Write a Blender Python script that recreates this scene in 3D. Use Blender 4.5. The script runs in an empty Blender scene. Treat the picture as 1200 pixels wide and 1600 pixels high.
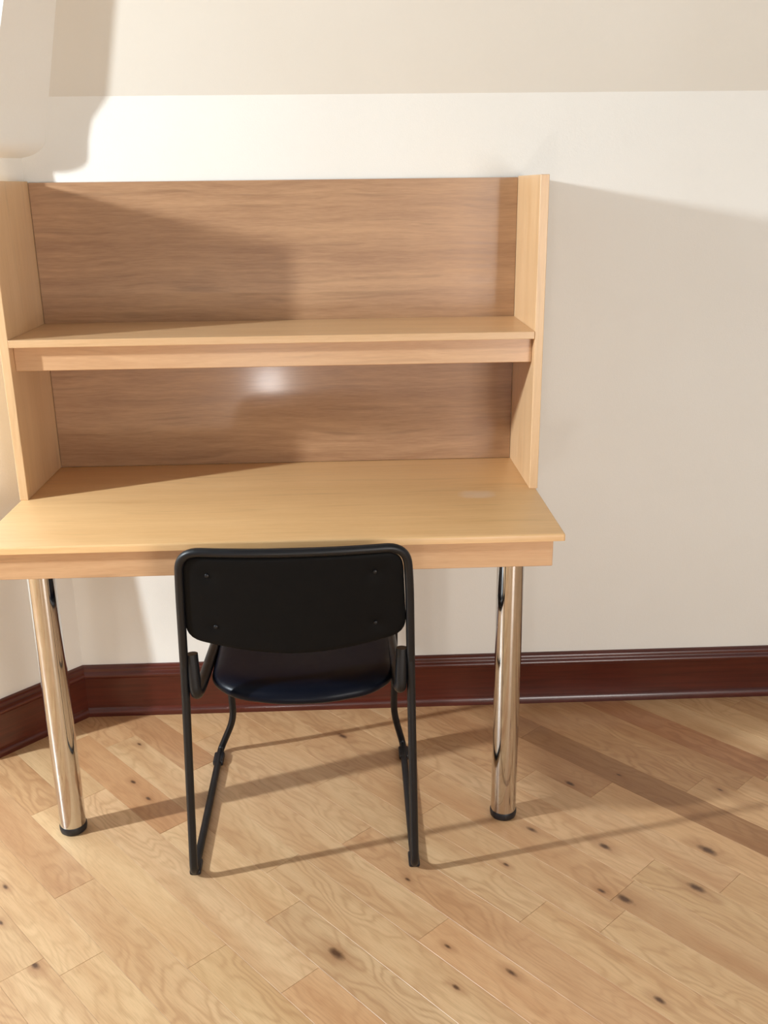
import bpy, bmesh, math, random
from mathutils import Vector, Matrix
random.seed(7)
R = math.radians
scene = bpy.context.scene
col = scene.collection

# ------------------------------------------------------------------ camera, world, lights, exposure
def srgb(r, g, b):
    f = lambda c: (c/255/12.92) if c/255 <= .04045 else ((c/255+.055)/1.055)**2.4
    return (f(r), f(g), f(b), 1.0)

CAM = Vector((0.41955, -2.5694, 1.44909))
P_, Y_, RO_ = R(18.29048), R(-2.15036), R(-0.68576)
fw = Vector((-math.sin(Y_)*math.cos(P_), math.cos(Y_)*math.cos(P_), -math.sin(P_)))
rt = Vector((math.cos(Y_), math.sin(Y_), 0)); up = rt.cross(fw)
r2 = rt*math.cos(RO_) + up*math.sin(RO_); u2 = -rt*math.sin(RO_) + up*math.cos(RO_)
cam = bpy.data.cameras.new('camera'); cam.sensor_fit = 'HORIZONTAL'; cam.sensor_width = 36
cam.lens = 36*1531.232/1200; cam.clip_start = .05
co = bpy.data.objects.new('camera', cam); col.objects.link(co)
M = Matrix((r2, u2, -fw)).transposed().to_4x4(); M.translation = CAM; co.matrix_world = M
scene.camera = co

vs = scene.view_settings
vs.view_transform = 'Standard'; vs.look = 'None'; vs.gamma = 1.0; vs.use_curve_mapping = False
vs.exposure = 0.08

w = bpy.data.worlds.new('world'); scene.world = w; w.use_nodes = True
w.node_tree.nodes['Background'].inputs[0].default_value = srgb(235, 232, 228)
w.node_tree.nodes['Background'].inputs[1].default_value = .3

def light(name, kind, loc, energy, color, target=None, **kw):
    l = bpy.data.lights.new(name, kind); l.energy = energy; l.color = color[:3]
    for k, v in kw.items(): setattr(l, k, v)
    o = bpy.data.objects.new(name, l); col.objects.link(o); o.location = loc
    if target is not None:
        o.rotation_euler = (Vector(target)-Vector(loc)).to_track_quat('-Z', 'Y').to_euler()
    return o
# bright lamp in the far left part of the room, past the chamfered corner: the crisp shadows on floor and desk
light('lamp_left', 'AREA', (-3.0, -1.5, 2.15), 156, (.86, .95, 1.0), (.5, -.3, .8), shape='ELLIPSE', size=.10, size_y=.26)
# broad fill light, added behind the camera to brighten the walls
light('fill_behind', 'AREA', (2.0, -4.30, 1.10), 58, (1.0, .96, .91), (.7, 0, 1.0), shape='RECTANGLE', size=1.1, size_y=1.3)
# small lamp standing on the floor behind the camera
light('lamp_floor', 'POINT', (-.10, -4.1, .20), 24, (1.0, .98, .95), shadow_soft_size=.07)

# ------------------------------------------------------------------ mesh helpers
def link(name, me, mat, parent=None):
    o = bpy.data.objects.new(name, me); col.objects.link(o)
    if mat and not me.materials: me.materials.append(mat)
    if parent is not None:
        o.parent = parent
        if parent.type == 'EMPTY' and not parent.get('_keep'): me.transform(Matrix.Translation(-parent.location))
    return o
def frombm(name, bm, mat, parent=None, smooth=False, weld=False):
    bmesh.ops.recalc_face_normals(bm, faces=bm.faces[:])
    me = bpy.data.meshes.new(name); bm.to_mesh(me); bm.free()
    if smooth:
        for p in me.polygons: p.use_smooth = True
    # children of a part share the frame of the thing
    return link(name, me, mat, parent)
def child(name, bm, mat, part, smooth=False):
    """sub-part: same coordinate frame as the part's own mesh"""
    root = part.parent if part.parent is not None else None
    bmesh.ops.recalc_face_normals(bm, faces=bm.faces[:])
    me = bpy.data.meshes.new(name); bm.to_mesh(me); bm.free()
    if smooth:
        for p in me.polygons: p.use_smooth = True
    if root is not None and root.type == 'EMPTY': me.transform(Matrix.Translation(-root.location))
    o = bpy.data.objects.new(name, me); col.objects.link(o); me.materials.append(mat); o.parent = part
    return o
def box(x0, x1, y0, y1, z0, z1, bevel=0, seg=2, bm=None):
    own = bm is None
    b = bmesh.new()
    bmesh.ops.create_cube(b, size=1)
    for v in b.verts:
        v.co = Vector(((x0+x1)/2+v.co.x*(x1-x0), (y0+y1)/2+v.co.y*(y1-y0), (z0+z1)/2+v.co.z*(z1-z0)))
    if bevel: bmesh.ops.bevel(b, geom=b.edges[:], offset=bevel, segments=seg, affect='EDGES', profile=.5)
    if own: return b
    me = bpy.data.meshes.new('t'); b.to_mesh(me); b.free(); bm.from_mesh(me); bpy.data.meshes.remove(me)
    return bm
def prism(poly, z0, z1):
    bm = bmesh.new(); n = len(poly)
    a = [bm.verts.new((x, y, z0)) for x, y in poly]; b = [bm.verts.new((x, y, z1)) for x, y in poly]
    bm.faces.new(a[::-1]); bm.faces.new(b)
    for i in range(n): bm.faces.new((a[i], a[(i+1) % n], b[(i+1) % n], b[i]))
    return bm
def fillet(pts, rad, n=6):
    pts = [Vector(p) for p in pts]
    if not isinstance(rad, (list, tuple)): rad = [rad]*len(pts)
    out = [pts[0]]
    for i in range(1, len(pts)-1):
        p, a, b = pts[i], pts[i-1], pts[i+1]
        da, db = (a-p), (b-p); la, lb = da.length, db.length; da.normalize(); db.normalize()
        d = min(rad[i], la*.49, lb*.49)
        if d < 1e-6: out.append(p); continue
        s, e = p+da*d, p+db*d
        for k in range(n+1):
            t = k/n; out.append(s*(1-t)**2 + p*2*t*(1-t) + e*t*t)
    out.append(pts[-1]); return out
def tube(pts, r, seg=14, bm=None, cap=True):
    bm = bm or bmesh.new(); pts = [Vector(p) for p in pts]; n = len(pts)
    rr = r if isinstance(r, (list, tuple)) else [r]*n
    rings = []; prev = None
    for i, p in enumerate(pts):
        t = ((pts[min(i+1, n-1)]-p).normalized() + (p-pts[max(i-1, 0)]).normalized()).normalized()
        if prev is None:
            ref = Vector((0, 0, 1)) if abs(t.z) < .9 else Vector((1, 0, 0)); x = t.cross(ref).normalized()
        else: x = (prev - t*prev.dot(t)).normalized()
        prev = x; y = t.cross(x)
        rings.append([bm.verts.new(p+(x*math.cos(2*math.pi*k/seg)+y*math.sin(2*math.pi*k/seg))*rr[i]) for k in range(seg)])
    for a, b in zip(rings, rings[1:]):
        for k in range(seg): bm.faces.new((a[k], a[(k+1) % seg], b[(k+1) % seg], b[k]))
    if cap: bm.faces.new(rings[0][::-1]); bm.faces.new(rings[-1])
    return bm
def lathe(cx, cy, prof, seg=40):
    bm = bmesh.new(); rings = []
    for r, z in prof: rings.append([bm.verts.new((cx+r*math.cos(2*math.pi*k/seg), cy+r*math.sin(2*math.pi*k/seg), z)) for k in range(seg)])
    for a, b in zip(rings, rings[1:]):
        for k in range(seg): bm.faces.new((a[k], a[(k+1) % seg], b[(k+1) % seg], b[k]))
    bm.faces.new(rings[0][::-1]); bm.faces.new(rings[-1]); return bm
def empty(name, loc, label, cat, group=None):
    o = bpy.data.objects.new(name, None); col.objects.link(o); o.location = loc; o.empty_display_size = .05
    o['label'] = label; o['category'] = cat
    if group: o['group'] = group
    return o
def struct(o, label=None):
    o['kind'] = 'structure'
    if label: o['label'] = label
    return o
def smooth_by_angle(o, ang=35):
    me = o.data
    for p in me.polygons: p.use_smooth = True
    me.set_sharp_from_angle(angle=R(ang))

# ------------------------------------------------------------------ materials
class NT:
    def __init__(s, name):
        s.m = bpy.data.materials.new(name); s.m.use_nodes = True; s.t = s.m.node_tree; s.b = s.t.nodes['Principled BSDF']
    def n(s, typ, **kw):
        o = s.t.nodes.new(typ)
        ins = kw.pop('ins', {})
        for k, v in kw.items(): setattr(o, k, v)
        for k, v in ins.items(): s.put(o.inputs[k], v)
        return o
    def put(s, sock, v):
        if hasattr(v, 'is_output'): s.t.links.new(v, sock)
        else: sock.default_value = v
    def math(s, op, a, b=0.0, c=0.0, clamp=False):
        o = s.n('ShaderNodeMath', operation=op, use_clamp=clamp); s.put(o.inputs[0], a); s.put(o.inputs[1], b)
        if len(o.inputs) > 2: s.put(o.inputs[2], c)
        return o.outputs[0]
    def vmath(s, op, a, b):
        o = s.n('ShaderNodeVectorMath', operation=op); s.put(o.inputs[0], a); s.put(o.inputs[1], b)
        return o.outputs['Value'] if op in ('LENGTH', 'DOT_PRODUCT', 'DISTANCE') else o.outputs[0]
    def mix(s, fac, a, b, blend='MIX'):
        o = s.n('ShaderNodeMix', data_type='RGBA', blend_type=blend)
        s.put(o.inputs[0], fac); s.put(o.inputs[6], a); s.put(o.inputs[7], b); return o.outputs[2]
    def ramp(s, fac, stops):
        o = s.n('ShaderNodeValToRGB'); e = o.color_ramp.elements
        while len(e) < len(stops): e.new(.5)
        for el, (p, c) in zip(e, stops): el.position = p; el.color = c if len(c) == 4 else (*c, 1)
        s.put(o.inputs[0], fac); return o.outputs[0]
    def noise(s, vec, scale, detail=4, rough=.55, dist=0):
        o = s.n('ShaderNodeTexNoise'); s.put(o.inputs['Vector'], vec); s.put(o.inputs['Scale'], scale)
        s.put(o.inputs['Detail'], detail); s.put(o.inputs['Roughness'], rough); s.put(o.inputs['Distortion'], dist); return o.outputs['Fac']
    def mapr(s, v, a, b, c, d):
        o = s.n('ShaderNodeMapRange'); s.put(o.inputs[0], v)
        for i, x in enumerate((a, b, c, d)): s.put(o.inputs[i+1], x)
        return o.outputs[0]
    def bump(s, h, strength, dist=.001):
        o = s.n('ShaderNodeBump'); s.put(o.inputs['Height'], h); o.inputs['Strength'].default_value = strength; o.inputs['Distance'].default_value = dist
        s.put(s.b.inputs['Normal'], o.outputs[0])
    def comb(s, x, y, z):
        o = s.n('ShaderNodeCombineXYZ'); s.put(o.inputs[0], x); s.put(o.inputs[1], y); s.put(o.inputs[2], z); return o.outputs[0]
    def sep(s, v):
        o = s.n('ShaderNodeSeparateXYZ'); s.put(o.inputs[0], v); return o.outputs
    def set(s, **kw):
        for k, v in kw.items(): s.put(s.b.inputs[k.replace('_', ' ')], v)
        return s.m
BLK = (0, 0, 0, 1); WHT = (1, 1, 1, 1)

def plaster(name, c, c2, sc=260, st=.25):
    t = NT(name); v = t.n('ShaderNodeTexCoord').outputs['Object']
    big = t.noise(v, 1.6, 3); fine = t.noise(v, sc, 3, .7)
    t.set(Base_Color=t.mix(t.mapr(big, .35, .65, 0, 1), c, c2), Roughness=.75)
    t.b.inputs['Specular IOR Level'].default_value = .25
    t.bump(t.math('ADD', fine, t.math('MULTIPLY', t.noise(v, sc*.35, 2), .6)), st, .0012)
    return t.m
m_wall = plaster('wall_paint', srgb(238, 236, 230), srgb(235, 232, 225))
m_far = plaster('low_bounce_grey', srgb(168, 170, 172), srgb(160, 162, 165))  # grey chosen for unseen walls and ceiling to cut bounced light
m_ceil = plaster('ceiling_paint', srgb(225, 220, 210), srgb(222, 216, 205), st=.15)

def oak(name, light_c, dark_c, axis, rough=.38, scale=1.0, stain=None, contrast=1.0, coat=0.15, coat_r=.22):
    """fine-grained oak laminate, grain along axis"""
    t = NT(name); tc = t.n('ShaderNodeTexCoord').outputs['Object']; rnd = t.n('ShaderNodeObjectInfo').outputs['Random']
    x, y, z = t.sep(tc)
    if axis == 'x': l, a, b = x, y, z
    elif axis == 'z': l, a, b = z, x, y
    else: l, a, b = y, x, z
    off = t.math('MULTIPLY', rnd, 17.0)
    l2 = t.math('ADD', l, off)
    warp = t.math('MULTIPLY', t.math('SUBTRACT', t.noise(t.comb(t.math('MULTIPLY', l2, 2.2), t.math('MULTIPLY', a, 5.0), t.math('MULTIPLY', b, 5.0)), 1.0, 2), .5), .05)
    a2 = t.math('ADD', a, warp); b2 = t.math('ADD', b, warp)
    broad = t.noise(t.comb(t.math('MULTIPLY', l2, 1.1), t.math('MULTIPLY', a2, 17.0), t.math('MULTIPLY', b2, 17.0)), scale, 3, .55)
    mid = t.noise(t.comb(t.math('MULTIPLY', l2, 5.0), t.math('MULTIPLY', a2, 95.0), t.math('MULTIPLY', b2, 95.0)), scale, 4, .6)
    fine = t.noise(t.comb(t.math('MULTIPLY', l2, 30.0), t.math('MULTIPLY', a, 480.0), t.math('MULTIPLY', b, 480.0)), scale, 2, .6)
    g = t.math('ADD', t.math('MULTIPLY', broad, .38), t.math('ADD', t.math('MULTIPLY', mid, .38), t.math('MULTIPLY', fine, .24)))
    streak = t.noise(t.comb(t.math('MULTIPLY', l2, 2.6), t.math('MULTIPLY', a2, 70.0), t.math('MULTIPLY', b2, 70.0)), scale, 2, .5)
    f = t.mapr(g, .5-.16/contrast, .5+.16/contrast, 0, 1)
    c = t.mix(f, dark_c, light_c)
    c = t.mix(t.mapr(streak, .60, .74, 0, .30*contrast), c, tuple(q*.62 for q in dark_c[:3])+(1,))
    if stain:
        sx, sy, rx, ry = stain
        dx = t.math('DIVIDE', t.math('SUBTRACT', x, sx), rx); dy = t.math('DIVIDE', t.math('SUBTRACT', y, sy), ry)
        d = t.math('ADD', t.math('POWER', t.math('ABSOLUTE', dx), 3.0), t.math('POWER', t.math('ABSOLUTE', dy), 3.0))
        d = t.math('ADD', d, t.math('MULTIPLY', t.math('SUBTRACT', t.noise(tc, 40, 3), .5), 1.6))
        c = t.mix(t.mapr(d, .0, 1.5, .42, 0), c, srgb(228, 208, 190))
    t.set(Base_Color=c, Roughness=t.mapr(mid, .3, .7, rough-.05, rough+.07))
    t.b.inputs['Coat Weight'].default_value = coat; t.b.inputs['Coat Roughness'].default_value = coat_r
    t.bump(mid, .06, .0006)
    return t.m
OL, OD = srgb(220, 183, 140), srgb(202, 160, 115)
m_oak_x = oak('oak_laminate_lengthwise', OL, OD, 'x')
m_oak_top = oak('oak_desktop', srgb(232, 191, 138), srgb(216, 171, 117), 'x', stain=(.471, .012, .042, .030))
m_oak_z = oak('oak_laminate_upright', srgb(226, 190, 147), srgb(211, 171, 125), 'z')
m_oak_edge = oak('oak_apron', srgb(215, 174, 132), srgb(194, 150, 110), 'x', rough=.33, coat=.3)
m_oak_back = oak('oak_back_panel', srgb(184, 144, 107), srgb(154, 115, 84), 'x', rough=.36, coat=.45, contrast=1.3, coat_r=.13)

def plank_mat(name, per_object=True):
    t = NT(name)
    tc = t.n('ShaderNodeTexCoord').outputs['Object']
    x, y, z = t.sep(tc)
    if per_object:
        oi = t.n('ShaderNodeObjectInfo'); tint = oi.outputs['Color']; rnd = oi.outputs['Random']
    else:
        at = t.n('ShaderNodeAttribute', attribute_name='tint'); tint = at.outputs['Color']
        rnd = t.n('ShaderNodeAttribute', attribute_name='rnd').outputs['Fac']
    off = t.math('MULTIPLY', rnd, 57.0); off2 = t.math('MULTIPLY', rnd, 13.0)
    lx = t.math('ADD', x, off)
    # cathedral growth rings: strongly stretched distorted bands
    wv = t.noise(t.comb(t.math('MULTIPLY', lx, 4.2), t.math('MULTIPLY', y, 13.0), off2), 1.0, 2, .45)
    wv2 = t.noise(t.comb(t.math('MULTIPLY', lx, 13.0), t.math('MULTIPLY', y, 60.0), off2), 1.0, 3, .5)
    ph = t.math('ADD', t.math('MULTIPLY', wv, 62.0), t.math('ADD', t.math('MULTIPLY', y, 120.0), t.math('MULTIPLY', wv2, 5.0)))
    ring = t.math('ADD', t.math('MULTIPLY', t.math('SINE', ph), .5), .5)
    ring = t.math('POWER', ring, 2.4)
    broad = t.noise(t.comb(t.math('MULTIPLY', lx, 2.0), t.math('MULTIPLY', y, 16.0), off2), 1.0, 3, .5)
    fine = t.noise(t.comb(t.math('MULTIPLY', lx, 22.0), t.math('MULTIPLY', y, 420.0), off2), 1.0, 3, .6)
    amt = t.mapr(t.noise(t.comb(t.math('MULTIPLY', lx, 1.7), t.math('MULTIPLY', y, 5.0), off), 1.0, 1), .35, .65, .25, 1.0)
    c = t.mix(t.mapr(broad, .3, .72, 0, 1), srgb(219, 185, 143), srgb(197, 155, 113))
    c = t.mix(t.math('MULTIPLY', t.math('MULTIPLY', ring, amt), .42), c, srgb(170, 126, 86))
    c = t.mix(t.mapr(fine, .45, .8, 0, .34), c, srgb(150, 110, 74))
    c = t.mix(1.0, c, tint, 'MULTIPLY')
    if per_object:
        for nm in ('knot_a', 'knot_b'):
            k = t.n('ShaderNodeAttribute', attribute_type='OBJECT', attribute_name=nm).outputs['Vector']
            kx, ky, ks = t.sep(k)
            wob = t.math('MULTIPLY', t.math('SUBTRACT', t.noise(tc, 60, 3), .5), .9)
            dx = t.math('DIVIDE', t.math('SUBTRACT', x, kx), t.math('MULTIPLY', ks, 2.3)); dy = t.math('DIVIDE', t.math('SUBTRACT', y, ky), ks)
            d = t.math('SQRT', t.math('ADD', t.math('MULTIPLY', dx, dx), t.math('MULTIPLY', dy, dy)))
            dd = t.math('ADD', d, wob)
            on = t.math('GREATER_THAN', ks, .0005)
            c = t.mix(t.math('MULTIPLY', on, t.mapr(dd, .6, 3.4, .5, 0)), c, srgb(150, 100, 62))
            c = t.mix(t.math('MULTIPLY', on, t.mapr(dd, .35, 1.15, .92, 0)), c, srgb(78, 48, 30))
    t.set(Base_Color=c, Roughness=t.mapr(fine, .3, .7, .36, .46))
    t.b.inputs['Coat Weight'].default_value = .15; t.b.inputs['Coat Roughness'].default_value = .25
    t.bump(fine, .08, .0005)
    return t.m
m_plank = plank_mat('oak_floor_plank'); m_plank_far = plank_mat('oak_floor_plank_far', False)

def mahogany():
    t = NT('mahogany_skirting'); v = t.n('ShaderNodeTexCoord').outputs['Object']; x, y, z = t.sep(v)
    g = t.noise(t.comb(t.math('MULTIPLY', x, 4.0), t.math('MULTIPLY', y, 4.0), t.math('MULTIPLY', z, 90.0)), 1.0, 4, .6)
    t.set(Base_Color=t.mix(t.mapr(g, .3, .7, 0, 1), srgb(66, 22, 15), srgb(90, 34, 23)), Roughness=.3)
    t.b.inputs['Coat Weight'].default_value = .4; t.b.inputs['Coat Roughness'].default_value = .15
    return t.m
m_mah = mahogany()
def simple(name, c, rough, metal=0.0, coat=0.0, bump=None, spec=.5):
    t = NT(name); v = t.n('ShaderNodeTexCoord').outputs['Object']
    nz = t.noise(v, 35, 3)
    t.set(Base_Color=t.mix(t.mapr(nz, .3, .7, 0, .25), c, tuple(min(1, q*1.35) for q in c[:3])+(1,)), Metallic=metal,
          Roughness=t.mapr(nz, .3, .7, rough*.92, min(1, rough*1.1)))
    t.b.inputs['Coat Weight'].default_value = coat; t.b.inputs['Specular IOR Level'].default_value = spec
    if bump: t.bump(t.noise(v, bump[0], 3, .6), bump[1], bump[2])
    return t.m
m_chrome = simple('chrome', srgb(204, 200, 196), .07, 1.0)
m_rubber = simple('black_rubber', srgb(20, 20, 26), .45)
m_frame = simple('black_painted_tube', srgb(11, 13, 18), .4, spec=.4, bump=(300, .05, .0004))
m_shell = simple('black_plastic_shell', srgb(9, 9, 10), .6, bump=(500, .15, .0004), spec=.13)
m_vinyl = simple('navy_black_vinyl', srgb(9, 13, 24), .34, bump=(420, .1, .0004), spec=.15)
m_plain = simple('offwhite_woodwork', srgb(225, 220, 210), .5)

# ------------------------------------------------------------------ the setting
XC, A47 = -.35604, R(47.27)
nD = Vector((math.sin(A47), -math.cos(A47), 0)); dD = Vector((-math.cos(A47), -math.sin(A47), 0))
C0 = Vector((XC, 0, 0)); TE = .33
E0 = C0 + dD*TE                                    # far end of the chamfered wall
ZW, ZC = 1.666, 2.42
XL, XR, YN = -3.8, 2.7, -4.45
BETA = math.tan(R(15))
ZS = ZC

def wall_poly(name, poly, z0, z1, mat=m_wall):
    return struct(frombm(name, prism(poly, z0, z1), mat))
wall_poly('wall_back', [(XC-.2, 0), (XR, 0), (XR, .12), (XC-.2, .12)], -.03, ZC+.1)
# chamfered left wall: its far edge leans in towards the corner with height, and the wall beyond it leans back with that edge
def t_end(z): return .33 - (min(z, 1.86)-.16)*.160 if z > .16 else .33
def loft(name, prof_fn, zs, mat):
    bm = bmesh.new(); rings = [[bm.verts.new((x, y, z)) for x, y in prof_fn(z)] for z in zs]
    n = len(rings[0])
    for a, b in zip(rings, rings[1:]):
        for k in range(n): bm.faces.new((a[k], a[(k+1) % n], b[(k+1) % n], b[k]))
    bm.faces.new(rings[0][::-1]); bm.faces.new(rings[-1])
    return struct(frombm(name, bm, mat))
def cham(z):
    e = C0 + dD*t_end(z)
    return [(C0.x, C0.y), (e.x, e.y), (e.x-.02, .12), (C0.x, .12)]
def retn(z):
    e = C0 + dD*t_end(z)
    return [(XL, e.y), (e.x-.0005, e.y), (e.x-.0205, .12), (XL, .12)]
ZSEC = (-.03, .16, 1.86, ZC+.1)
loft('wall_left', cham, ZSEC, m_wall)
loft('wall_left_return', retn, ZSEC, m_wall)
wall_poly('wall_far_left', [(XL-.12, YN), (XL, YN), (XL, .12), (XL-.12, .12)], -.03, ZC+.1, m_far)
wall_poly('wall_right', [(XR, YN), (XR+.12, YN), (XR+.12, .12), (XR, .12)], -.03, ZC+.1, m_far)
wall_poly('wall_front', [(XL-.12, YN-.12), (XR+.12, YN-.12), (XR+.12, YN), (XL-.12, YN)], -.03, ZC+.1, m_far)
wall_poly('ceiling', [(XL-.12, YN-.12), (XR+.12, YN-.12), (XR+.12, .12), (XL-.12, .12)], ZC, ZC+.1, m_far)
# sloping ceiling above the back wall
bm = bmesh.new()
ys = -(ZC-ZW)*BETA
pr = [(0.0, ZW), (ys, ZC), (.0, ZC)]
va = [bm.verts.new((XC-.3, y+.0, z)) for y, z in pr]; vb = [bm.verts.new((XR, y, z)) for y, z in pr]
bm.faces.new(va); bm.faces.new(vb[::-1])
for i in range(3): bm.faces.new((va[i], va[(i+1) % 3], vb[(i+1) % 3], vb[i]))
struct(frombm('ceiling_slope', bm, m_ceil))
# rounded soffit that leans out over the chamfered left wall
prof = [(0.0, 1.527)]
for k in range(1, 9):
    a = R(90*k/8); prof.append((.048*math.sin(a)**1.15, 1.529+.045*(1-math.cos(a))))
prof += [(.052, 1.61), (.061, 1.664), (.139, 1.866), (.139+.39*(ZC-1.866), ZC), (0.0, ZC)]
bm = bmesh.new()
def soff(t, u, z): q = C0 + dD*t + nD*u; return (q.x, q.y, z)
va = [bm.verts.new(soff(-.55, u-.002, z)) for u, z in prof]; vb = [bm.verts.new(soff(t_end(z)-.004+.020*min(1, max(0, (z-1.6)/.25)), u-.002, z)) for u, z in prof]
bm.faces.new(va); bm.faces.new(vb[::-1]); n = len(prof)
for i in range(n): bm.faces.new((va[i], va[(i+1) % n], vb[(i+1) % n], vb[i]))
so = struct(frombm('ceiling_soffit', bm, m_wall)); smooth_by_angle(so, 30)

# skirting: moulded cap, flat face, shoe at the floor
SK = [(0, 0), (.020, 0), (.0205, .010), (.019, .019), (.015, .024), (.0125, .026), (.0125, .118), (.0145, .121), (.0185, .126), (.019, .131),
      (.017, .136), (.0125, .139), (.0115, .143), (.0125, .147), (.0105, .153), (.006, .157), (0, .158)]
def skirting(name, pts_in):
    """pts_in: polyline of wall foot points with the inward normal offset function"""
    bm = bmesh.new(); rings = []
    for f in pts_in: rings.append([bm.verts.new(f(u, z)) for u, z in SK])
    for a, b in zip(rings, rings[1:]):
        for k in range(len(SK)): bm.faces.new((a[k], a[(k+1) % len(SK)], b[(k+1) % len(SK)], b[k]))
    bm.faces.new(rings[0]); bm.faces.new(rings[-1][::-1])
    o = struct(frombm(name, bm, m_mah)); smooth_by_angle(o, 50); return o
mit = math.tan(A47/2)      # mitre in the corner between the two walls
skirting('baseboard_back', [lambda u, z: (XC+u*mit, -u, z), lambda u, z: (XR, -u, z)])
def skl(t0, k):
    def f(u, z):
        q = C0 + dD*(t0+u*k) + nD*u; return (q.x, q.y, z)
    return f
skirting('baseboard_left', [skl(0, mit), skl(TE, -mit)])
EB = C0 + dD*TE
skirting('baseboard_left_return', [lambda u, z: (XL, EB.y-u, z), lambda u, z: (EB.x+u*mit, EB.y-u, z)])

# unseen frame of bars, added to dress the fill light
def fill_frame(name, c, ux, uy, wx, wy):
    c, ux, uy = Vector(c), Vector(ux).normalized(), Vector(uy).normalized(); nz = ux.cross(uy)
    bm = bmesh.new()
    def bar(a0, a1, b0, b1):
        vv = []
        for dz in (-.02, .02):
            for a, b in ((a0, b0), (a1, b0), (a1, b1), (a0, b1)): vv.append(bm.verts.new(c+ux*a+uy*b+nz*dz))
        for f in ((0, 1, 2, 3), (7, 6, 5, 4), (0, 4, 5, 1), (1, 5, 6, 2), (2, 6, 7, 3), (3, 7, 4, 0)): bm.faces.new([vv[i] for i in f])
    hx, hy = wx/2, wy/2
    bar(-hx-.07, -hx, -hy-.07, hy+.07); bar(hx, hx+.07, -hy-.07, hy+.07); bar(-hx, hx, -hy-.07, -hy); bar(-hx, hx, hy, hy+.07)
    struct(frombm(name, bm, m_plain))
fill_frame('fill_frame_1', (2.0, -4.42, 1.10), (1, 0, 0), (0, 0, 1), 1.1, 1.3)

# ------------------------------------------------------------------ floor of diagonal oak boards
ANG = R(-48.75); av = Vector((math.cos(ANG), math.sin(ANG))); bv = Vector((-math.sin(ANG), math.cos(ANG)))
PW, B0 = .094137, -.88834
floor = struct(frombm('floor', prism([(XL, YN), (XR, YN), (XR, .02), (XL, .02)], -.05, -.012), m_plain))
JOINTS = {0: [.589], 1: [.655], 2: [.441], 3: [.813], 4: [.145, .991], 5: [.405, .817], 6: [.695], 7: [.233, 1.076], 8: [.737], 9: [1.187],
          10: [1.32], 12: [1.274], 13: [1.432], 14: [1.034], 16: [1.188], 17: [1.272]}
# tint of boards told apart, with desk and seat shade painted into farther rows: (row, position along the row) -> multiplier
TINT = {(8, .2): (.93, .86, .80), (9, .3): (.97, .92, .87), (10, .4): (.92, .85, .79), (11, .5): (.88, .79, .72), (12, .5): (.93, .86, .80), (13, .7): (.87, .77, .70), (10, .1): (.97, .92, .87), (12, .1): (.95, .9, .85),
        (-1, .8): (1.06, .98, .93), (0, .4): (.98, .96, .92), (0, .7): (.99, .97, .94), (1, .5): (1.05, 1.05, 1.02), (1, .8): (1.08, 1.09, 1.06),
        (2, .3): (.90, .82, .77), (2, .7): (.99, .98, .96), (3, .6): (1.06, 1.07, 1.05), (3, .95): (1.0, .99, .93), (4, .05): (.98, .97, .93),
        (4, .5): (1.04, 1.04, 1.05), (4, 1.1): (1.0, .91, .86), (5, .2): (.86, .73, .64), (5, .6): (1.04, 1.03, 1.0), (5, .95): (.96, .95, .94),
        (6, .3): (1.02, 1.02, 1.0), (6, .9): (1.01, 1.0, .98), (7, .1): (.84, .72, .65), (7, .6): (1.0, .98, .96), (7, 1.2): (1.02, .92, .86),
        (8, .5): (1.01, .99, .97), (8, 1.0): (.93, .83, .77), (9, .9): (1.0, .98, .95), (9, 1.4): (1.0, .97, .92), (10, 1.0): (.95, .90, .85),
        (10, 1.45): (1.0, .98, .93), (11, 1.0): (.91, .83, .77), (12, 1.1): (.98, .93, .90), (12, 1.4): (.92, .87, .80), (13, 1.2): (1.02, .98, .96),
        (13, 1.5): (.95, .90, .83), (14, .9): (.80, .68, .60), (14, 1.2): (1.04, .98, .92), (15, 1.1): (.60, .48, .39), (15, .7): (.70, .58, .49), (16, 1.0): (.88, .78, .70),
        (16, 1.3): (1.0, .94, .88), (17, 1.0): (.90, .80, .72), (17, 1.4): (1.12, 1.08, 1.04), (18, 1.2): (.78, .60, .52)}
KNOTS = [(14, .961, .13, .007), (11, 1.011, .8, .007), (12, 1.17, .55, .008), (14, 1.34, .21, .011), (11, 1.30, .3, .010), (12, 1.388, .8, .010),
         (10, 1.051, .3, .004), (5, .988, .52, .010), (11, .381, .35, .008), (7, 1.13, .35, .004), (8, .931, .25, .004), (7, 1.264, .75, .006),
         (5, .169, .69, .005), (5, .261, .58, .005), (6, .019, .81, .005), (16, 1.243, .75, .004), (0, .595, .77, .007), (11, 1.25, .15, .005), (9, 1.50, .3, .006)]
PAL = [(1, 1, 1), (1.04, 1.03, 1.0), (.95, .91, .87), (1.0, .97, .92), (.90, .83, .77), (1.06, 1.05, 1.02), (.98, .94, .88), (1.0, .92, .86), (.97, .97, .95)]
def clip(poly, nx, ny, d):
    out = []
    for i, p in enumerate(poly):
        q = poly[(i+1) % len(poly)]; a = p[0]*nx+p[1]*ny-d; b = q[0]*nx+q[1]*ny-d
        if a <= 0: out.append(p)
        if (a < 0 < b) or (b < 0 < a):
            s = a/(a-b); out.append((p[0]+(q[0]-p[0])*s, p[1]+(q[1]-p[1])*s))
    return out
near, far_bm = [], bmesh.new()
l_t = far_bm.verts.layers.float_color.new('tint'); l_r = far_bm.verts.layers.float.new('rnd')
rng = random.Random(11)
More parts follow.
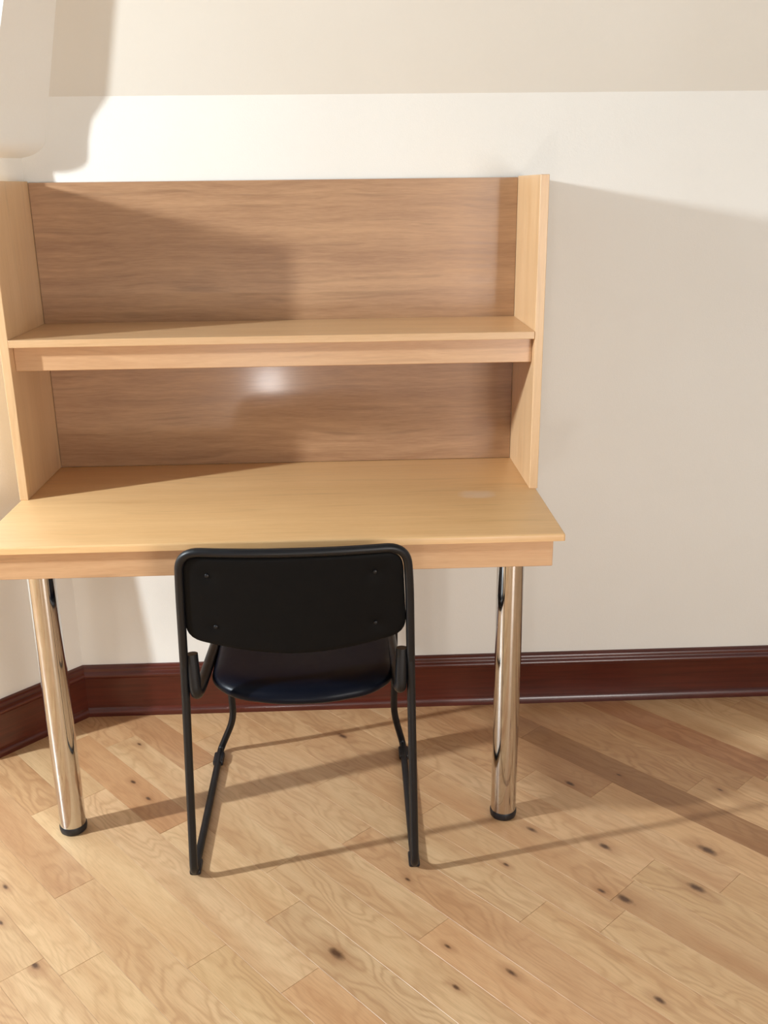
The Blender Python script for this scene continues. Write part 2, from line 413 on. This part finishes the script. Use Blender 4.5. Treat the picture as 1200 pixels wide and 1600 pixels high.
for row in range(-62, 62):
    js = sorted(JOINTS.get(row, []))
    a = js[0] if js else rng.uniform(.55, .95) if -3 < row < 20 else rng.uniform(0, .6)
    cuts = list(js) if js else [a]
    while cuts[-1] < 6: cuts.append(cuts[-1]+rng.uniform(.45, .85))
    while cuts[0] > -6: cuts.insert(0, cuts[0]-rng.uniform(.45, .85))
    for a0, a1 in zip(cuts, cuts[1:]):
        g = .0002
        loc = [(a0+g, row*PW+g), (a1-g, row*PW+g), (a1-g, (row+1)*PW-g), (a0+g, (row+1)*PW-g)]
        # clip in the boards' own frame: the room's half-planes
        poly = [(p[0], p[1]+B0) for p in loc]
        for nx, ny, d in ((1, 0, XR), (-1, 0, -XL), (0, 1, -.004), (0, -1, -YN)):
            w2 = Vector((nx, ny)); poly = clip(poly, w2.dot(av), w2.dot(bv), d)
            if len(poly) < 3: break
        if len(poly) < 3: continue
        ar = abs(sum(p[0]*q[1]-q[0]*p[1] for p, q in zip(poly, poly[1:]+poly[:1])))/2
        if ar < 4e-5: continue
        cx = sum(p[0] for p in poly)/len(poly); cy = sum(p[1] for p in poly)/len(poly)
        wc = av*cx + bv*cy
        tint = None
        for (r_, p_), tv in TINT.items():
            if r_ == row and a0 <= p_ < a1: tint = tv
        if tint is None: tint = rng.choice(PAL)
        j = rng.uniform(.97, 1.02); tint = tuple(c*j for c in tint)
        kn = [k for k in KNOTS if k[0] == row and a0 <= k[1] < a1]
        if not kn and rng.random() < .12: kn = [(row, rng.uniform(a0+.05, a1-.05), rng.uniform(.15, .85), rng.choice((.004, .005, .007)))]
        isnear = -1.0 < wc.x < 2.2 and wc.y > -1.85
        def build(bm, dz):
            ch = .0004; n_ = len(poly)
            ctr = Vector((cx, cy))
            top, side, bot = [], [], []
            for i, p in enumerate(poly):
                pv, p0, p1 = Vector(p), Vector(poly[i-1]), Vector(poly[(i+1) % n_])
                e0, e1 = (p0-pv), (p1-pv)
                q = pv.copy()
                if e0.length > 1e-6 and e1.length > 1e-6:
                    e0.normalize(); e1.normalize(); s = abs(e0.x*e1.y-e0.y*e1.x)
                    if s > .15: q = pv + (e0+e1)*(ch/s)
                top.append((q.x, q.y, dz)); side.append((p[0], p[1], dz-ch)); bot.append((p[0], p[1], -.012))
            return top, side, bot
        dz = rng.uniform(-.0003, .0002)
        top, side, bot = build(None, dz)
        if isnear: near.append((row, a0, (top, side, bot), tint, kn))
        else:
            n_ = len(top); V = [[], [], []]; rv = rng.random()
            for li, L in enumerate((top, side, bot)):
                for q in L:
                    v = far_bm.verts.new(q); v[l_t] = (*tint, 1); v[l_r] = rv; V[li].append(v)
            far_bm.faces.new(V[0])
            for i in range(n_):
                k = (i+1) % n_
                far_bm.faces.new((V[1][i], V[1][k], V[0][k], V[0][i])); far_bm.faces.new((V[2][i], V[2][k], V[1][k], V[1][i]))
rotm = Matrix.Rotation(ANG, 4, 'Z')
for row, a0, (top, side, bot), tint, kn in near:
    bm = bmesh.new(); oy = row*PW+B0; V = []
    for L in (top, side, bot): V.append([bm.verts.new((q[0]-a0, q[1]-oy, q[2])) for q in L])
    n_ = len(top); bm.faces.new(V[0]); bm.faces.new(V[2][::-1])
    for i in range(n_):
        k = (i+1) % n_
        bm.faces.new((V[1][i], V[1][k], V[0][k], V[0][i])); bm.faces.new((V[2][i], V[2][k], V[1][k], V[1][i]))
    bmesh.ops.recalc_face_normals(bm, faces=bm.faces[:])
    me = bpy.data.meshes.new('plank'); bm.to_mesh(me); bm.free(); me.materials.append(m_plank)
    o = bpy.data.objects.new('plank', me); col.objects.link(o); o.parent = floor
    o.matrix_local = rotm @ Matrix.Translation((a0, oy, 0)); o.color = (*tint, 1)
    for nm, k in zip(('knot_a', 'knot_b'), kn+[None]*2):
        o[nm] = [k[1]-a0, k[2]*PW, k[3]] if k else [0.0, 0.0, 0.0]
bmesh.ops.recalc_face_normals(far_bm, faces=far_bm.faces[:])
me = bpy.data.meshes.new('planks_beyond'); far_bm.to_mesh(me); far_bm.free(); me.materials.append(m_plank_far)
o = bpy.data.objects.new('planks_beyond', me); col.objects.link(o); o.parent = floor; o.matrix_local = rotm; o['kind'] = 'stuff'

# ------------------------------------------------------------------ desk
XTL, XTR, YTF, ZT, ZTB = -.365, .877, -.632, .75, .734
YB = -.010
desk = empty('desk', (.256, -.35, 0), 'oak desk with deep apron and two thick chrome legs below the shelf hutch', 'desk')
bm = box(XTL, XTR, YTF, YB, ZTB, ZT)
ed = [e for e in bm.edges if all(abs(v.co.z-ZT) < 1e-4 for v in e.verts) and not all(abs(v.co.y-YB) < 1e-4 for v in e.verts)]
ed += [e for e in bm.edges if all(abs(v.co.y-YTF) < 1e-4 for v in e.verts) and abs(e.verts[0].co.z-e.verts[1].co.z) > .01]
bmesh.ops.bevel(bm, geom=ed, offset=.0045, segments=3, affect='EDGES', profile=.5)
top_o = frombm('tabletop', bm, m_oak_top, desk); smooth_by_angle(top_o, 40)
XA0, XA1, YA, ZA = XTL+.022, .8545, -.617, .672
fa = frombm('apron', box(XA0, XA1, YA, YA+.022, ZA, ZTB-.0005, .0012, 1), m_oak_edge, desk); fa['label'] = 'front oak apron board'
m_oak_edge_y = oak('oak_apron_side', srgb(215, 174, 132), srgb(194, 150, 110), 'y', rough=.33, coat=.3)
frombm('apron', box(XA0, XA0+.022, YA+.0225, -.022, ZA, ZTB-.0005, .0012, 1), m_oak_edge_y, desk)
frombm('apron', box(XA1-.022, XA1, YA+.0225, -.022, ZA, ZTB-.0005, .0012, 1), m_oak_edge_y, desk)
for lx in (-.2564, .776):
    ly = -.5496
    lg = frombm('leg', lathe(lx, ly, [(.0298, .018), (.0302, .020), (.0302, .72), (.0302, .733)], 48), m_chrome, desk); smooth_by_angle(lg, 40)
    f = child('foot_cap', lathe(lx, ly, [(.0275, .0), (.0305, .003), (.0318, .010), (.0318, .017), (.031, .0195), (.0303, .0195)], 48), m_rubber, lg); smooth_by_angle(f, 40)
    f['label'] = 'black rubber foot cap'

# ------------------------------------------------------------------ shelf hutch on the desk
XI0, XI1, TH, YF, ZH = -.3457, .8594, .020, -.302, 1.474
hutch = empty('shelf_hutch', (.256, -.15, ZT), 'open oak bookshelf unit with one shelf standing on the desk', 'shelf unit')
frombm('side_panel', box(XI0-TH, XI0, YF, YB, ZT, ZH, .001, 1), m_oak_z, hutch)
frombm('side_panel', box(XI1, XI1+TH, YF, YB, ZT, ZH, .001, 1), m_oak_z, hutch)
frombm('back_panel', box(XI0+.0008, XI1-.0008, -.012, -.002, ZT+.001, ZH-.003, .0006, 1), m_oak_back, hutch)['label'] = 'darker brown oak back board'
sh = frombm('shelf', box(XI0+.0003, XI1-.0003, YF-.0005, -.0125, 1.1128, 1.1302, .0012, 2), m_oak_x, hutch)
child('shelf_apron', box(XI0+.0004, XI1-.0004, -.2728, -.2540, 1.0545, 1.1126, .0012, 1), m_oak_edge, sh)

# ------------------------------------------------------------------ chair
chair = empty('chair', (.305, -.5, 0), 'black tubular frame chair with vinyl seat pushed in at the desk', 'chair')
TR = .0090
CX = .3075
sides = {-1: dict(b=.058, up=.071, top=.0815, fl=.099, ff=.057), 1: dict(b=.5475, up=.541, top=.5365, fl=.5275, ff=.551)}
YE = lambda z: -.735 - .15*max(0, z-.50)            # rear frame plane at the sides
for s, k in sides.items():
    # rear leg: floor bend up to below the backrest
    p = fillet([(k['b'], -.66, TR), (k['b'], -.748, TR), (k['b']+(k['up']-k['b'])*.95, -.737, .43), (k['up']+(k['top']-k['up'])*.2, YE(.52), .52)], [.02, .035, .05, 0], 8)
    o = frombm('leg', tube(p, TR), m_frame, chair); smooth_by_angle(o, 50)
    g = child('glide', box(k['b']-.0125, k['b']+.0125, -.735, -.690, .0002, .013, .004, 2), m_rubber, o); smooth_by_angle(g, 40)
    # floor runner
    p = [(k['b'], -.6605, TR), (k['ff'], -.27, TR)]
    o = frombm('runner', tube(p, TR), m_frame, chair); smooth_by_angle(o, 50)
    # front leg with its inward kink
    p = fillet([(k['ff'], -.2705, TR), (k['ff'], -.228, TR), (k['fl']-s*.001, -.246, .112), (k['fl'], -.262, .19), (k['fl']+s*.0, -.30, .428)], [0, .03, .05, .04, 0], 8)
    o = frombm('leg', tube(p, TR), m_frame, chair); smooth_by_angle(o, 50)
    g = child('glide', box(k['ff']-.0135, k['ff']+.0135, -.300, -.252, .0002, .016, .004, 2), m_rubber, o); smooth_by_angle(g, 40)
    # hooked bracket from the upright down and forward along the seat
    xb = k['up'] - s*.0225
    p = fillet([(xb+s*.004, -.733, .545), (xb, -.742, .452), (xb-s*.003, -.69, .447), (xb-s*.012, -.34, .444)], [0, .022, .02, 0], 7)
    rr = [.0125]*len(p)
    o = frombm('seat_bracket', tube(p, rr), m_frame, chair); smooth_by_angle(o, 50)
    child('bolt', tube([(xb-s*.002, -.7365, .515), (k['up'], -.7365, .515)], .006, 10), m_frame, o)
# tubular frame around the backrest, bowed towards the rear in the middle
L, Rr = sides[-1], sides[1]
ZTOP = .786
def bow(x): t = (x-CX)/.228; return -.022*(1-min(1, t*t))
pts = [(L['up']+(L['top']-L['up'])*.2, YE(.52), .52), (L['top'], YE(.70), .70), (L['top']+.006, YE(ZTOP), ZTOP), (CX, YE(ZTOP), ZTOP), (Rr['top']-.006, YE(ZTOP), ZTOP), (Rr['top'], YE(.70), .70),
       (Rr['up']+(Rr['top']-Rr['up'])*.2, YE(.52), .52)]
pf = fillet(pts, [0, .05, .05, 0, .05, .05, 0], 10)
dense = []
for a, b in zip(pf, pf[1:]):
    nseg = max(1, int((b-a).length/.02))
    for q in range(nseg): dense.append(a.lerp(b, q/nseg))
dense.append(pf[-1])
dense = [Vector((q.x, q.y+bow(q.x)*min(1, max(0, (q.z-.70)/.06)), q.z)) for q in dense]
o = frombm('back_frame', tube(dense, TR), m_frame, chair); smooth_by_angle(o, 50)

def rounded_outline(pts, rad, N):
    n = len(pts); P = [Vector((*p, 0)) for p in pts]; out = []
    for i in range(n):
        p, a, b = P[i], P[i-1], P[(i+1) % n]
        da, db = a-p, b-p; d = min(rad[i], da.length*.49, db.length*.49); da.normalize(); db.normalize()
        for k in range(9):
            t = k/8; out.append((p+da*d)*(1-t)**2 + p*2*t*(1-t) + (p+db*d)*t*t)
    Ls = [0]
    for a, b in zip(out, out[1:]+out[:1]): Ls.append(Ls[-1]+(b-a).length)
    T = Ls[-1]; res = []; j = 0
    for k in range(N):
        s = T*k/N
        while Ls[j+1] < s: j += 1
        a, b = out[j], out[(j+1) % len(out)]; res.append(a.lerp(b, (s-Ls[j])/max(1e-9, Ls[j+1]-Ls[j])))
    return [(q.x, q.y) for q in res]
def pillow(outline, centre, rings, place):
    """place(x, y, side, s) -> world point; side +1 front face, -1 rear face; s = 0 centre .. 1 rim"""
    bm = bmesh.new(); N = len(outline); cx, cy = centre; loops = []
    seq = [(-1, s) for s in rings] + [(1, s) for s in rings[::-1]]
    for side, s in seq:
        loops.append([bm.verts.new(place(cx+(x-cx)*s, cy+(y-cy)*s, side, s)) for x, y in outline])
    c0 = bm.verts.new(place(cx, cy, -1, 0)); c1 = bm.verts.new(place(cx, cy, 1, 0))
    for a, b in zip(loops, loops[1:]):
        for k in range(N): bm.faces.new((a[k], a[(k+1) % N], b[(k+1) % N], b[k]))
    for k in range(N):
        bm.faces.new((c0, loops[0][(k+1) % N], loops[0][k])); bm.faces.new((c1, loops[-1][k], loops[-1][(k+1) % N]))
    bmesh.ops.remove_doubles(bm, verts=bm.verts[:], dist=1e-6)
    return bm
RG = [.05, .1, .15, .2, .25, .3, .35, .4, .45, .5, .55, .6, .65, .7, .75, .8, .85, .89, .92, .945, .965, .98, .99, .997, 1.0]
def arch(s, e=.12): return math.sqrt(max(0, 1-((max(s, 1-e)-(1-e))/e)**2))
HW = .2185
sh_pts = [(CX-HW+.003, .775), (CX+HW-.003, .775), (CX+HW, .70), (CX+HW+.005, .588), (CX+.11, .563), (CX, .5525), (CX-.11, .563), (CX-HW-.005, .588), (CX-HW, .70)]
sh_rad = [.045, .045, .05, .034, .10, .10, .10, .034, .05]
shell_out = rounded_outline(sh_pts, sh_rad, 120)
DIMP = [(CX-.168, .735), (CX+.160, .735), (CX-.160, .618), (CX+.160, .618)]
def bowp(x): t = (x-CX)/.228; return -.024*(1-min(1, t*t))
def shell_place(x, z, side, s):
    y = YE(z)+bowp(x)
    if side < 0:
        y -= .004*arch(s, .10) - .0025
        for dx, dz in DIMP: y += .0045*math.exp(-((x-dx)**2+(z-dz)**2)/(2*.0085**2))
    else: y += .006
    return (x, y, z)
shell = frombm('backrest_shell', pillow(shell_out, (CX, .67), RG, shell_place), m_shell, chair, smooth=True)
for dx, dz in DIMP:
    yy = YE(dz)+bowp(dx)+.001
    child('screw', lathe(0, 0, [(.0045, -.002), (.0045, .0012), (.003, .0022)], 12), m_frame, shell, True)
    so_ = shell.children[-1]
    so_.data.transform(Matrix.Translation(chair.location)); so_.data.transform(Matrix.Rotation(R(90), 4, 'X')); so_.data.transform(Matrix.Translation(Vector((dx, yy, dz))-chair.location))
cush_out = rounded_outline([(x+(.004 if x < CX else -.004)*0, z) for x, z in sh_pts], sh_rad, 120)
def cush_place(x, z, side, s):
    y = YE(z)+bowp(x)+.0065
    if side > 0: y += .034*arch(s, .22)**1.0+.001
    return (x, y, z)
cu = frombm('backrest_cushion', pillow(cush_out, (CX, .67), RG, cush_place), m_vinyl, chair, smooth=True)
# seat cushion
SX = .312
st_pts = [(SX-.197, -.31), (SX+.197, -.31), (SX+.205, -.45), (SX+.200, -.66), (SX+.150, -.715), (SX+.06, -.738), (SX, -.741), (SX-.06, -.738), (SX-.150, -.715), (SX-.200, -.66), (SX-.205, -.45)]
st_out = rounded_outline(st_pts, [.06, .06, .06, .05, .05, .06, .06, .06, .05, .05, .06], 140)
def seat_place(x, y, side, s):
    z = .438
    if side > 0: z += .022*arch(s, .17) + .004*(1-s*s) - .006*math.exp(-((y+.55)/.14)**2)*(1-s)
    else: z -= .016*arch(s, .10)
    z += -.012*max(0, (-.66-y)/.08)**2*.6
    return (x, y, z)
RGs = RG
se = frombm('seat', pillow(st_out, (SX, -.52), RGs, seat_place), m_vinyl, chair, smooth=True)
for yy in (-.36, -.62):
    child('seat_crossbar', tube([(.122, yy, .416), (.498, yy, .416)], .008, 10), m_frame, se, True)
